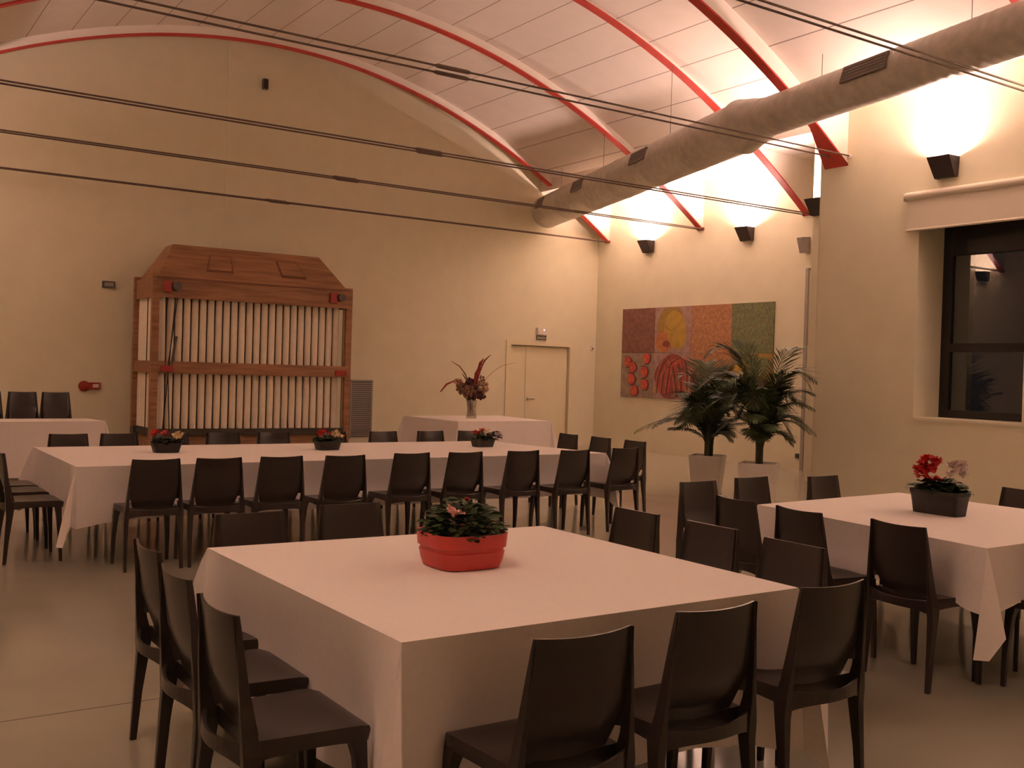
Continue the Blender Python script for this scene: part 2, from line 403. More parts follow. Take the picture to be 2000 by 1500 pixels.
# baseboards
b = MB(); b.box(XR - .012, XR, YI + 1.2, YB, 0, .07); struct('baseboard_right', b, WALL)
b = MB(); b.box(5.783, DX0 - .11, YB - .012, YB, 0, .07); b.box(DX1 + .09, XR - .012, YB - .012, YB, 0, .07); struct('baseboard_back', b, WALL)

# ------------------------------------------------------------------ things on the walls
t = thing('exit_sign', 'small dark green exit sign with pale letters over the door', 'sign', (12.585, YB, 2.285))
MB().box(-.125, .125, -.02, 0, -.05, .05).build('sign_plate', SIGNG, t, bev=.003)
MB().box(-.117, .117, -.0215, -.020, -.043, .043).build('sign_border', SIGNW, t)
MB().box(-.112, .112, -.0230, -.0215, -.038, .038).build('sign_field', SIGNG, t)
cu = bpy.data.curves.new('sign_text', 'FONT'); cu.body = 'SALIDA'; cu.size = .066; cu.align_x = 'CENTER'; cu.align_y = 'CENTER'; cu.extrude = .001; cu.offset = .0015
tmp = bpy.data.objects.new('lettering_curve', cu); C.objects.link(tmp); bpy.context.view_layer.update()
me_ = bpy.data.meshes.new_from_object(tmp.evaluated_get(bpy.context.evaluated_depsgraph_get())); bpy.data.objects.remove(tmp); bpy.data.curves.remove(cu)
me_.materials.clear(); me_.materials.append(SIGNW)
tx = bpy.data.objects.new('lettering', me_); C.objects.link(tx); tx.parent = t; tx.location = (0, -.0235, 0); tx.rotation_euler = (PI / 2, 0, 0)
t = thing('emergency_light', 'white emergency light box with a lit spot above the exit sign', 'lamp', (12.585, YB, 2.345))
MB().box(-.135, .135, -.06, 0, 0, .15).build('lamp_housing', PLASTW, t, bev=.008)
MB().box(-.115, .115, -.066, -.06, .02, .13).build('diffuser', PLASTW, t, bev=.003)
MB().ball((.03, -.062, .105), .010, 10, 8).build('led', LED, t, smooth=True)
t = thing('wall_speaker', 'small black loudspeaker on a pale plate high on the back wall', 'speaker', (6.42, YB, 6.45))
MB().box(-.12, .10, -.015, 0, -.16, .18).build('back_plate', WALL, t, bev=.004)
MB().box(-.035, .055, -.10, -.015, -.06, .12).build('speaker_box', PLASTG, t, bev=.006)
MB().box(-.028, .048, -.104, -.10, -.05, .11).build('front_grille', BLACKF, t)
t = thing('wall_control_box', 'small grey control box on the back wall left of the wooden machine', 'control box', (3.90, YB + .012, 2.78))
MB().box(-.10, .10, -.05, 0, -.055, .055).build('box_body', PLASTG, t, bev=.006)
MB().box(-.07, .07, -.053, -.05, -.03, .03).build('box_face', GRILLE, t)
t = thing('fire_alarm', 'red fire alarm bell with small call box on the back wall', 'alarm', (3.56, YB + .012, 1.12))
MB().tube([(0, 0, 0), (0, -.05, 0), (0, -.075, 0)], [.085, .085, .04], 20).build('bell', REDP, t, smooth=True)
MB().box(.08, .25, -.05, 0, -.05, .06).build('call_box', REDP, t, bev=.006)
MB().box(.13, .22, -.055, -.05, -.02, .035).build('call_window', PLASTW, t)
t = thing('ventilation_grille', 'tall grey louvred ventilation grille right of the wooden machine', 'grille', (8.48, YB, 0))
MB().box(-.22, .20, -.02, 0, .25, 1.29).build('grille_back', GRILLED, t)
g = MB(); g.box(-.24, -.215, -.035, 0, .22, 1.32); g.box(.195, .22, -.035, 0, .22, 1.32); g.box(-.24, .22, -.035, 0, 1.29, 1.32); g.build('grille_frame', GRILLE, t)
g = MB()
for k in range(26): g.box(-.215, .195, -.034, -.018, .27 + k * .039, .29 + k * .039)
g.build('louvres', GRILLE, t)
t = thing('motion_sensor', 'tiny white motion sensor in the back corner', 'sensor', (13.93, YB, 2.12))
MB().box(-.03, .03, -.05, 0, -.05, .05).build('sensor_body', PLASTW, t, bev=.006)
MB().ball((0, -.05, -.01), .02, 8, 6).build('lens', PLASTG, t, smooth=True)
t = thing('wall_socket', 'small dark wall socket low on the right wall behind the palms', 'socket', (XR, 12.0, .25))
MB().box(-.02, 0, -.04, .04, -.04, .04).build('socket_plate', PLASTG, t, bev=.004)
t = thing('wall_speaker', 'small grey tilted loudspeaker under the half hidden sconce', 'speaker', (XR, 11.92, 3.88))
g = MB(); g.loft([[(-.02, -.07, -.13), (-.13, -.07, -.15), (-.13, .07, -.15), (-.02, .07, -.13)], [(-.02, -.07, .13), (-.22, -.07, .11), (-.22, .07, .11), (-.02, .07, .13)]])
g.build('speaker_box', GRILLE, t, bev=.006)
MB().box(-.03, 0, -.02, .02, -.03, .03).build('bracket', PLASTG, t)

# painting
pt = thing('wall_painting', 'long food painting of eight square panels on the right wall', 'painting', (XR, 12.60, 1.10))
PWd, PHt = 4.15, 1.84
cols = [.0, .245, .498, .755, 1.0]   # from the right end (near) to the left end (far): positions along y
def pm(n, c, c2, sc, r=.7):
    return mat(n, c, r, noise=.5, nscale=sc, tint=c2)
P1 = pm('paint_brown', (.21, .095, .065), (.15, .06, .042), 14)
P2 = pm('paint_lilac', (.34, .22, .19), (.28, .17, .15), 9)
P3 = pm('paint_orange', (.40, .21, .10), (.29, .12, .06), 22)
P4 = pm('paint_green', (.17, .19, .09), (.11, .12, .06), 22)
P5 = pm('paint_grey', (.27, .20, .15), (.20, .15, .115), 9)
PYEL = pm('paint_yellow', (.40, .25, .035), (.34, .22, .05), 7)
POL = pm('paint_olive', (.25, .19, .045), (.30, .15, .04), 8)
PRED = pm('paint_red', (.54, .075, .045), (.37, .06, .045), 14)
PDK = pm('paint_dark', (.10, .03, .035), (.16, .04, .04), 14)
PMAR = pm('paint_maroon', (.23, .055, .045), (.17, .045, .045), 14)
POR = pm('paint_amber', (.42, .18, .055), (.33, .10, .05), 16)
def panel(ci, row, base, shapes, label):
    ya = PWd * (1 - cols[ci + 1]); yb = PWd * (1 - cols[ci]); za = 0 if row else PHt / 2; zb = PHt / 2 if row else PHt
    g = MB(); mats = [base]
    g.box(-.03, 0, ya + .003, yb - .003, za + .003, zb - .003)
    lay = 0
    for (kind, m, a) in shapes:
        if m not in mats: mats.append(m)
        mi = mats.index(m); lay += 1; x = -.03 - .0006 * lay
        def P(u, v): return (x, yb - (yb - ya) * u, za + (zb - za) * v)
        if kind == 'ell':
            u, v, ru, rv, rot = a; n = 28; vs = []
            for k in range(n):
                q = 2 * PI * k / n; cu_, sv_ = ru * math.cos(q) * (1 + .06 * math.sin(3 * q + u * 9)), rv * math.sin(q) * (1 + .05 * math.cos(2 * q + v * 7))
                uu = u + cu_ * math.cos(rot) - sv_ * math.sin(rot); vv = v + cu_ * math.sin(rot) + sv_ * math.cos(rot)
                vs.append(P(min(.985, max(.015, uu)), min(.985, max(.015, vv))))
            g.add(vs, [tuple(range(n))], mi)
        else:   # stroke: polyline with a width
            pts, wd = a; L = []; R_ = []
            for k, (u, v) in enumerate(pts):
                u0, v0 = pts[max(k - 1, 0)]; u1, v1 = pts[min(k + 1, len(pts) - 1)]
                l = math.hypot(u1 - u0, v1 - v0) or 1; nx, ny = -(v1 - v0) / l * wd, (u1 - u0) / l * wd
                cl = lambda q: min(.985, max(.015, q))
                L.append(P(cl(u + nx), cl(v + ny))); R_.append(P(cl(u - nx), cl(v - ny)))
            g.grid([L, R_], mi)
    o = g.build('canvas_panel', mats, pt); o['label'] = label; return o
panel(0, 0, P1, [], 'plain brown textured panel')
panel(1, 0, P2, [('ell', POL, (.46, .62, .38, .42, .2)), ('ell', PYEL, (.58, .50, .30, .40, .3)), ('ell', POR, (.26, .24, .22, .24, .2)), ('ell', PYEL, (.62, .34, .24, .24, 0)),
                 ('ell', PMAR, (.34, .20, .10, .07, 0)), ('st', POL, ([(.28, .60), (.42, .50), (.60, .52)], .012))], 'lilac panel with a knobbly yellow fruit')
panel(2, 0, P3, [('st', P2, ([(.02 + .2 * (k % 5), .06 + .075 * k), (.14 + .2 * (k % 5), .05 + .075 * k)], .006)) for k in range(12)], 'speckled orange panel')
panel(3, 0, P4, [('st', POL, ([(.05 + .19 * (k % 5), .05 + .06 * k), (.12 + .19 * (k % 5), .11 + .06 * k)], .008)) for k in range(14)], 'speckled green panel')
ch = []
for (u, v) in ((.20, .80), (.36, .68), (.78, .88), (.72, .58), (.34, .42), (.74, .30), (.44, .16)):
    ch += [('ell', PDK, (u + .03, v - .01, .125, .13, .4)), ('ell', PRED, (u, v, .105, .115, .2)), ('st', PDK, ([(u - .1, v + .12), (u + .02, v + .13)], .010)), ('ell', POR, (u - .03, v - .02, .035, .045, 0))]
panel(0, 1, P5, ch, 'grey panel with seven red fruits')
sl = [('ell', PMAR, (.52, .48, .47, .48, 0))]
for k in range(9):
    o = .09 * k; m = (POR, PDK, PRED)[k % 3]
    sl.append(('st', m, ([(.06 + o * .5, .12), (.08 + o * .6, .40 + .04 * k), (.20 + o, .78 + .012 * k), (.34 + o * .9, .93 - .02 * k), (.48 + o * .75, .70 - .03 * k), (.56 + o * .62, .40 - .02 * k), (.62 + o * .5, .08)], .013)))
panel(1, 1, P2, sl, 'panel with red and orange striped curves')
panel(2, 1, P3, [('ell', PMAR, (.4, .4, .4, .35, 0)), ('ell', POR, (.7, .7, .22, .2, 0)), ('ell', P1, (.55, .3, .3, .2, 0)), ('st', PYEL, ([(.2, .6), (.3, .3), (.5, .1)], .02)), ('st', POR, ([(.4, .6), (.5, .4), (.7, .2)], .02))], 'brown and orange panel behind the palm')
panel(3, 1, POL, [('ell', PYEL, (.3, .6, .25, .25, 0)), ('ell', PDK, (.6, .3, .3, .25, .4)), ('ell', PYEL, (.38, .16, .16, .08, .8)), ('ell', P4, (.7, .75, .25, .18, 0))], 'yellow and green panel behind the palm')

# ------------------------------------------------------------------ chair
def make_chair():
    t = thing('dining_chair', 'x', 'chair')
    n = 10; P = []; Q = []
    def hw(v): return .190 + .022 * v - .020 * max(0, (v - .86) / .14) ** 2          # half width along the seat
    for i in range(n + 1):
        v = i / n; y = -.165 + .352 * v; row = []; low = []
        for j in range(n + 1):
            u = -1 + 2 * j / n
            z = .465 - .014 * (1 - u * u) * math.sin(PI * min(1, v * 1.1)) - (.012 * max(0, (v - .85) / .15) ** 2)
            row.append((u * hw(v), y, z)); 
        P.append(row)
    g = MB(); g.grid(P)
    per = [P[0][j] for j in range(n + 1)] + [P[i][n] for i in range(1, n + 1)] + [P[n][j] for j in range(n - 1, -1, -1)] + [P[i][0] for i in range(n - 1, 0, -1)]
    def apron(p):
        x, y, z = p; e = abs(y - .03) / .2
        return (x * .985, y * .985, .418 - .014 * e * e)
    g.loft([per, [(p[0] * 1.012, p[1] * 1.01, p[2] - .012) for p in per], [apron(p) for p in per]], caps=False)
    low = [[(P[i][j][0] * .96, P[i][j][1] * .96, .440) for j in range(n + 1)] for i in range(n + 1)]
    g.grid(low); g.build('seat', CHAIR, t, smooth=True, sharp=50)
    # front legs
    for s in (-1, 1):
        rg = []
        for z, r, x, y in ((0, .0115, .205, .172), (.20, .016, .202, .164), (.36, .020, .192, .154), (.42, .026, .182, .147), (.448, .026, .178, .144)):
            x *= s; rg.append([(x - r, y - r, z), (x + r, y - r, z), (x + r, y + r, z), (x - r, y + r, z)])
        MB().loft(rg).build('leg', CHAIR, t, bev=.004)
    # rear legs run on as blades beside the backrest
    for s in (-1, 1):
        rg = []
        for z, rx, y0, y1, x in ((0, .011, -.232, -.206, .205), (.20, .013, -.222, -.188, .203), (.36, .017, -.214, -.166, .199), (.43, .018, -.218, -.158, .197),
                                 (.50, .011, -.222, -.178, .194), (.62, .007, -.229, -.197, .187), (.74, .005, -.234, -.213, .178), (.829, .004, -.236, -.225, .170)):
            x *= s; rg.append([(x - rx, y0, z), (x + rx, y0, z), (x + rx, y1, z), (x - rx, y1, z)])
        MB().loft(rg).build('leg', CHAIR, t, bev=.003)
    # backrest shell
    F = []; K = []; m = 14; k = 10
    for i in range(m + 1):
        v = i / m; z = .440 + .390 * v
        yb = -.140 - .044 * min(1, v * 2.2) ** .8 - .040 * v ** 1.5
        half = .138 + .053 * min(1, v * 2.6) - .021 * v ** 1.3
        ra = []; rb = []
        for j in range(k + 1):
            u = -1 + 2 * j / k; y = yb - .026 * (1 - u * u) * (.4 + .6 * v)
            zz = z - (.006 * (1 - u * u) if i == m else 0)
            ra.append((u * half, y, zz)); rb.append((u * half, y - .009, zz))
        F.append(ra); K.append(rb)
    g = MB(); g.grid(F); g.grid(K)
    g.grid([[F[i][0] for i in range(m + 1)], [K[i][0] for i in range(m + 1)]]); g.grid([[F[i][k] for i in range(m + 1)], [K[i][k] for i in range(m + 1)]])
    g.grid([F[m], K[m]]); g.grid([F[0], K[0]])
    for j, sg in ((0, -1), (k, 1)):          # side webs joining the shell to the blades
        g.grid([[F[i][j] for i in range(3, m + 1)], [(sg * (.196 - .026 * max(0, (F[i][j][2] - .5) / .326)), K[i][j][1] - .012 - .02 * (1 - i / m), F[i][j][2]) for i in range(3, m + 1)]])
    g.build('backrest', CHAIR, t, smooth=True, sharp=55)
    # rear rail looping behind the shell
    rg = []
    for j in range(13):
        u = -1 + 2 * j / 12; x = u * .198; y = -.198 - .050 * (1 - u * u); zt = .462 - .012 * (1 - u * u); zb = .385 + .024 * (1 - u ** 4) 
        rg.append([(x, y - .007, zb), (x, y + .007, zb), (x, y + .009, zt), (x, y - .005, zt + .004)])
    MB().loft(rg).build('rear_rail', CHAIR, t, bev=.004)
    return t
proto = make_chair(); used = [False]
def chair(x, y, rz, label, group, z=0):
    if not used[0]: o = proto; used[0] = True
    else: o = dup(proto)
    o.location = (x, y, z); o.rotation_euler = (0, 0, rz); o['label'] = label; o['group'] = group
    return o
def chair_top(px, py, rz, label, group, z=0):
    """place by the top of the backrest"""
    dx, dy = 0, -.215
    return chair(px - (dx * math.cos(rz) - dy * math.sin(rz)), py - (dx * math.sin(rz) + dy * math.cos(rz)), rz, label, group, z)
ORD = ['first', 'second', 'third', 'fourth', 'fifth', 'sixth', 'seventh', 'eighth', 'ninth']
BC = 'dark brown plastic chair, '
G = 'chairs around the long table'
NR = [(2.09, 7.81, 0), (2.56, 7.80, -1), (3.065, 7.81, 0), (3.60, 7.78, -1), (4.26, 7.86, 2), (4.79, 7.84, 1), (5.42, 7.85, 1), (5.99, 7.81, 2), (6.70, 7.91, 4)]
for i, (x, y, a) in enumerate(NR):
    chair_top(x, y, math.radians(a), BC + '%s from the left along the near side of the long table' % ORD[i], G)
FRW = [2.03, 2.50, 3.00, 3.54, 4.09, 4.76, 5.40, 6.02, 6.58]
for i, x in enumerate(FRW):
    chair_top(x - .02, 10.60, PI + math.radians(random.uniform(-1.5, 1.5)), BC + '%s from the left behind the far side of the long table' % ORD[i], G)
for i, y in enumerate((8.67, 9.27, 9.77)):
    chair(1.395, y, -PI / 2, BC + '%s at the left end of the long table' % ['nearest', 'middle', 'farthest'][i], G)
for i, (x, y) in enumerate(((7.52, 8.72), (7.50, 9.30), (7.47, 9.88))):
    chair_top(x, y, PI / 2, BC + '%s at the right end of the long table' % ['nearest', 'middle', 'farthest'][i], G)
G = 'chairs around the front table'
for i, (x, y) in enumerate(((1.10, 4.13), (1.05, 3.58), (1.022, 3.035))):
    chair_top(x, y, -PI / 2, BC + '%s on the left side of the front table' % ['farthest', 'middle', 'nearest'][i], G)
for i, (x, y) in enumerate(((1.790, 2.277), (2.370, 2.342), (3.025, 2.416))):
    chair_top(x, y, 0, BC + '%s of the three on the near side of the front table' % ['leftmost', 'middle', 'rightmost'][i], G)
for i, (x, y, a) in enumerate(((3.63, 4.19, 0), (3.64, 3.64, 0), (3.60, 3.09, 0))):
    chair_top(x, y, PI / 2 + math.radians(a), BC + '%s on the right side of the front table' % ['farthest', 'middle', 'nearest'][i], G)
for i, (x, y) in enumerate(((1.757, 4.84), (2.345, 4.97))):
    chair_top(x, y, PI, BC + '%s behind the far side of the front table' % ['left one', 'middle one'][i], G)
G = 'chairs around the right table'
for i, (x, y) in enumerate(((5.095, 5.20), (5.72, 5.29), (6.37, 5.17))):
    chair_top(x, y, PI + math.radians(2), BC + '%s of the three behind the right table' % ['leftmost', 'middle', 'rightmost'][i], G)
for i, (x, y) in enumerate(((4.63, 4.40), (4.60, 3.89), (4.665, 3.295))):
    chair_top(x, y, -PI / 2 + math.radians(-5), BC + '%s on the left side of the right table' % ['farthest', 'middle', 'nearest'][i], G)
chair_top(7.07, 4.0, PI / 2, BC + 'cut by the right edge behind the right table', G)
chair(5.32, 2.80, 0, BC + 'at the right edge on the near side of the right table', G)

# stacks behind the left back table
SP = ['bottom', 'second', 'third', 'top']
for s, (x, nm) in enumerate(((1.86, 'leftmost stack'), (2.30, 'middle stack'), (2.72, 'right stack'))):
    for k in range(4):
        chair(x, 15.10 - .010 * k, PI, BC + '%s of the %s behind the left table' % (SP[k], nm), 'stacked chairs', z=.086 * k)

# ------------------------------------------------------------------ tables and cloths
def cloth(corners, z, h, label, flare=.035, flap=.16, wave=.010, seed=1, group='white tablecloths', mul=1.42, flw=.055, push=(0, 0, 0, 0)):
    rnd = random.Random(seed); cs = [Vector(c) for c in corners]      # counter-clockwise from above
    cen = sum(cs, Vector((0, 0))) / 4
    g = MB(); N = 26; K = 9
    base = []      # (point, outward, kind, phase)
    for i in range(4):
        a, b = cs[i], cs[(i + 1) % 4]; d = (b - a); L = d.length; d.normalize(); out = Vector((d.y, -d.x))
        prv = cs[i - 1]; pd = (a - prv).normalized(); pout = Vector((pd.y, -pd.x)); diag = (out + pout).normalized()
        # the flap at corner a, then the side a->b
        pp = Vector((-diag.y, diag.x))
        base += [(a, (diag, -pp), 'tip', i), (a, (diag, pp * 0), 'tip', i), (a, (diag, pp), 'tip', i)]
        ph = [rnd.uniform(0, 6.28) for _ in range(4)]
        for k in range(N + 1):
            base.append((a + d * (L * k / N), out, 'side', (i, L * k / N, L, ph)))
    rings = []
    for r in range(K + 1):
        t = r / K; ring = []
        for (p, o, kd, q) in base:
            if kd == 'tip':
                zz = z - h * mul * t; off = flap * (t ** .8); q2 = o[0] * off + o[1] * (flw * t); zz += (.38 * h * t if o[1].length > .5 and o[1].x * o[0].y < o[1].y * o[0].x else 0)
                ring.append((p.x + q2.x, p.y + q2.y, zz if r else z))
            else:
                i, s, L, ph = q; e = min(s, L - s)
                wv = wave * t ** 1.5 * (math.sin(s * 9 + ph[0]) + .7 * math.sin(s * 17 + ph[1]) + .5 * math.sin(s * 31 + ph[2])) * min(1, e / .15)
                near = max(0, 1 - e / (h * .8)); drop = h * (1 + .10 * near) * t
                mid = min(1, max(0, (e - .06) / .22)); mid = mid * mid * (3 - 2 * mid)
                off = flare * t * (1 - mid * (push[i] > 0)) - push[i] * mid * min(1, t * 1.9) + wv
                ring.append((p.x + o.x * off, p.y + o.y * off, z - drop - (0.006 * math.sin(s * 5 + ph[3]) * t)))
        rings.append(ring)
    g.loft(rings, caps=False)
    G_ = []
    for i in range(N + 1):
        row = []
        for j in range(N + 1):
            u, v = i / N, j / N
            p = cs[0] * (1 - u) * (1 - v) + cs[1] * u * (1 - v) + cs[2] * u * v + cs[3] * (1 - u) * v
            row.append((p.x, p.y, z + .0015 * math.sin(p.x * 5) * math.sin(p.y * 4) * 16 * u * (1 - u) * v * (1 - v)))
        G_.append(row)
    g.grid(G_)
    o = g.build('tablecloth', CLOTH, None, smooth=True, sharp=35)
    return tag(o, label, 'tablecloth', group)
def table(corners, z, label, legs, leg_m, group=None):
    cs = [Vector(c) for c in corners]; cen = sum(cs, Vector((0, 0))) / 4
    t = thing('banquet_table', label, 'table', (cen.x, cen.y, 0), 0, group)
    ins = [(c - cen) * .97 for c in cs]
    MB().loft([[(c.x, c.y, z - .04) for c in ins], [(c.x, c.y, z - .006) for c in ins]]).build('tabletop', WOODD, t)
    for (x, y, bend) in legs:
        x -= cen.x; y -= cen.y
        MB().tube([(x + bend * .16, y, z - .04), (x + bend * .15, y, z - .18), (x + bend * .05, y, z - .32), (x, y, z - .40), (x, y, 0)], .0125, 8).build('leg', leg_m, t, smooth=True)
    return t
FT = [(1.42, 2.665), (3.157, 2.665), (3.157, 4.40), (1.42, 4.40)]
FTp = [(1.43, 2.663), (3.157, 2.669), (3.162, 4.374), (1.412, 4.424)]
table(FTp, .745, 'square front table hidden under a white cloth', [(1.7, 2.85, -1), (2.9, 2.85, 1), (2.9, 4.2, 1), (1.7, 4.2, -1)], CHROME)
cloth(FTp, .75, .56, 'white tablecloth on the large square front table', flare=.05, flap=.13, seed=3, mul=1.2, push=(.055, .015, 0, .045))
LT = [(1.605, 8.141), (6.70, 8.20), (6.40, 10.0), (1.612, 10.05)]
table(LT, .745, 'long banquet table hidden under a white cloth', [(1.87, 8.42, 1), (1.87, 9.7, 1), (3.1, 8.42, -1), (3.1, 9.7, -1), (4.9, 8.42, 1), (4.9, 9.7, 1), (6.2, 8.42, -1), (6.2, 9.7, -1)], CHROME)
cloth(LT, .75, .42, 'white tablecloth on the long table with three small flower pots', flare=.03, flap=.15, seed=5, mul=1.38, push=(.09, 0, 0, .02))
RT = [(4.80, 2.895), (6.60, 2.95), (6.60, 4.683), (5.00, 4.577)]
table(RT, .745, 'right hand square table hidden under a white cloth', [(5.06, 3.10, 0), (5.45, 3.10, 1), (6.4, 3.10, 1), (6.4, 4.4, 1), (5.2, 4.4, -1)], BLACKF)
cloth(RT, .75, .30, 'white tablecloth on the right table under the black planter', flare=.03, flap=.13, seed=8, mul=1.75, flw=.072, push=(0, 0, 0, .05))
VT = [(8.361, 13.915), (10.18, 13.95), (10.30, 15.75), (8.30, 15.624)]
table(VT, .745, 'square table hidden under the cloth below the dried bouquet', [(8.6, 14.2, -1), (9.9, 14.2, 1), (9.9, 15.4, 1), (8.6, 15.4, -1)], CHROME)
cloth(VT, .75, .66, 'white tablecloth on the table with the dried bouquet', flare=.05, flap=.14, seed=11, mul=1.08)
BT = [(.9, 13.95), (3.13, 14.15), (3.04, 14.80), (.9, 14.70)]
table(BT, .745, 'left back serving table hidden under its cloth', [(1.2, 14.1, -1), (2.8, 14.3, 1), (2.8, 14.6, 1), (1.2, 14.6, -1)], CHROME)
cloth(BT, .75, .70, 'white tablecloth on the left back table before the stacked chairs', flare=.05, flap=.10, seed=14, mul=1.03)

# ------------------------------------------------------------------ flowers
def leaf_mesh(n, rx, ry, h, size, seed, z0=0, wide=.55):
    rnd = random.Random(seed); g = MB()
    for _ in range(n):
        a = rnd.uniform(0, 2 * PI); el = math.acos(rnd.uniform(0, 1)); k = rnd.uniform(.55, 1)
        p = Vector((rx * k * math.sin(el) * math.cos(a), ry * k * math.sin(el) * math.sin(a), z0 + h * k * math.cos(el)))
        out = Vector((math.cos(a) * rx, math.sin(a) * ry, .3 * rnd.uniform(-.6, 1.2) * max(rx, ry))).normalized()
        sd = out.cross(Vector((rnd.uniform(-.4, .4), rnd.uniform(-.4, .4), 1))).normalized(); up = sd.cross(out).normalized()
        L = size * rnd.uniform(.7, 1.25); w_ = L * wide * .5
        rows = []
        for i, (u, ww) in enumerate(((-.5, .12), (-.2, .8), (.1, 1), (.35, .7), (.5, .08))):
            c = p + out * (u * L) - up * (abs(u) * L * .3)
            rows.append([c - sd * w_ * ww + up * .12 * w_, c, c + sd * w_ * ww + up * .12 * w_])
        g.grid(rows)
    return g
def bloom(g, c, r, seed, petals=9, mi=0):
    rnd = random.Random(seed); c = Vector(c)
    for k in range(petals):
        a = 2 * PI * k / petals + rnd.uniform(-.3, .3); e = rnd.uniform(-.1, 1.1)
        o = Vector((math.cos(a) * math.cos(e), math.sin(a) * math.cos(e), math.sin(e))); s = o.cross(Vector((0, 0, 1))).normalized(); u = s.cross(o)
        rows = [[c + o * r * t - s * r * w_ + u * r * .15 * t, c + o * r * t * 1.03, c + o * r * t + s * r * w_ + u * r * .15 * t] for t, w_ in ((0, .1), (.4, .42), (.8, .45), (1.05, .15))]
        g.grid(rows, mi)
    g.ball(c, r * .35, 6, 4, mi=mi)
def super_ring(a, b, z, n=40, p=4.0):
    r = []
    for k in range(n):
        q = 2 * PI * k / n; c_, s_ = math.cos(q), math.sin(q)
        r.append((a * abs(c_) ** (2 / p) * (1 if c_ >= 0 else -1), b * abs(s_) ** (2 / p) * (1 if s_ >= 0 else -1), z))
    return r
# red planter on the front table
t = thing('flower_planter', 'red ribbed planter with a leafy green plant on the front table', 'planter', (2.210, 3.622, .7525), 0)
a, b = .160, .150
MB().loft([super_ring(a * .86, b * .86, 0), super_ring(a * .93, b * .93, .03), super_ring(a * .97, b * .97, .066), super_ring(a * .94, b * .94, .070), super_ring(a * .94, b * .94, .080), super_ring(a * 1.0, b * 1.0, .084),
           super_ring(a * 1.03, b * 1.03, .14), super_ring(a * .98, b * .98, .14), super_ring(a * .95, b * .95, .12)]).build('pot', PLRED, t, smooth=True, sharp=45)
MB().loft([super_ring(a * .95, b * .95, .12), super_ring(a * .5, b * .5, .13)]).build('soil', SOIL, t, smooth=True)
leaf_mesh(620, .178, .175, .155, .050, 21, .125, .5).build('foliage', LEAF, t, smooth=True)
g = MB()
for k, (x, y, h) in enumerate(((-.03, .03, .27), (.03, -.01, .26), (0, .05, .25), (-.08, -.03, .22), (.09, .02, .21))): g.tube([(x * .3, y * .3, .12), (x, y, h - .03)], .003, 5)
g.build('stems', STEM, t)
g = MB(); bloom(g, (-.090, -.085, .225), .046, 4, 7); g.build('flower', PETP, t, smooth=True)['label'] = 'single pink bloom'
g = MB(); bloom(g, (.012, -.01, .262), .017, 5, 6); g.build('flower', PETR, t, smooth=True)['label'] = 'small red bloom'
# black rectangular planter on the right table
t = thing('flower_planter', 'black rectangular planter with red and white cyclamen on the right table', 'planter', (5.78, 3.81, .7525), 0)
a, b = .085, .165
MB().loft([super_ring(a * .85, b * .90, 0, 40, 7), super_ring(a * .93, b * .95, .07, 40, 7), super_ring(a * .99, b * .99, .115, 40, 7), super_ring(a * 1.04, b * 1.02, .12, 40, 7), super_ring(a * 1.05, b * 1.03, .145, 40, 7), super_ring(a * .96, b * .98, .145, 40, 7), super_ring(a * .93, b * .95, .12, 40, 7)]).build('pot', PLBLK, t, smooth=True, sharp=40)
MB().loft([super_ring(a * .93, b * .95, .12, 40, 7), super_ring(a * .4, b * .4, .125, 40, 7)]).build('soil', SOIL, t)
leaf_mesh(120, .12, .19, .08, .085, 31, .14, .8).build('foliage', LEAF, t, smooth=True)
g = MB()
rnd = random.Random(3)
for k in range(22): bloom(g, (rnd.uniform(-.07, .01), rnd.uniform(-.01, .13), .19 + rnd.uniform(0, .14)), .042, 40 + k, 5)
g.build('red_flowers', PETR, t, smooth=True)['label'] = 'cluster of red cyclamen blooms'
g = MB()
for k in range(15): bloom(g, (rnd.uniform(-.03, .07), rnd.uniform(-.15, -.04), .24 + rnd.uniform(0, .07)), .034, 60 + k, 5)
g.build('white_flowers', mat('petal_white', (.62, .50, .46), .6, noise=.12, nscale=25), t, smooth=True)['label'] = 'cluster of white cyclamen blooms'
# three small pots on the long table
for i, (x, y, nm) in enumerate(((2.56, 9.25, 'left'), (4.08, 9.22, 'middle'), (5.85, 9.22, 'right'))):
    t = thing('flower_planter', 'small black pot of red and cream flowers, %s one on the long table' % nm, 'planter', (x, y, .7525), 0, 'flower pots on the long table')
    MB().loft([super_ring(.105, .075, 0), super_ring(.125, .088, .07), super_ring(.130, .092, .085), super_ring(.118, .082, .085), super_ring(.115, .08, .075)]).build('pot', PLBLK, t, smooth=True, sharp=45)
    MB().loft([super_ring(.115, .08, .075), super_ring(.05, .04, .08)]).build('soil', SOIL, t)
    leaf_mesh(75, .15, .12, .075, .062, 70 + i, .075, .8).build('foliage', LEAF, t, smooth=True)
    rnd = random.Random(80 + i); g = MB()
    for k in range(8): bloom(g, (rnd.uniform(-.13, -.0), rnd.uniform(-.08, .05), .135 + rnd.uniform(0, .045)), .028, 90 + k + 10 * i, 6)
    g.build('red_flowers', PETR, t, smooth=True)
    g = MB()
    for k in range(8): bloom(g, (rnd.uniform(.04, .15) - (.08 if i == 2 else 0), rnd.uniform(-.08, .05), .12 + rnd.uniform(0, .05)), .028, 130 + k + 10 * i, 6)
    g.build('cream_flowers', PETW, t, smooth=True)
    if i == 2:
        leaf_mesh(45, .08, .08, .09, .07, 77, .09, .4).build('dark_foliage', LEAFP, t, smooth=True, loc=(.12, -.02, 0))['label'] = 'dark purple trailing leaves'

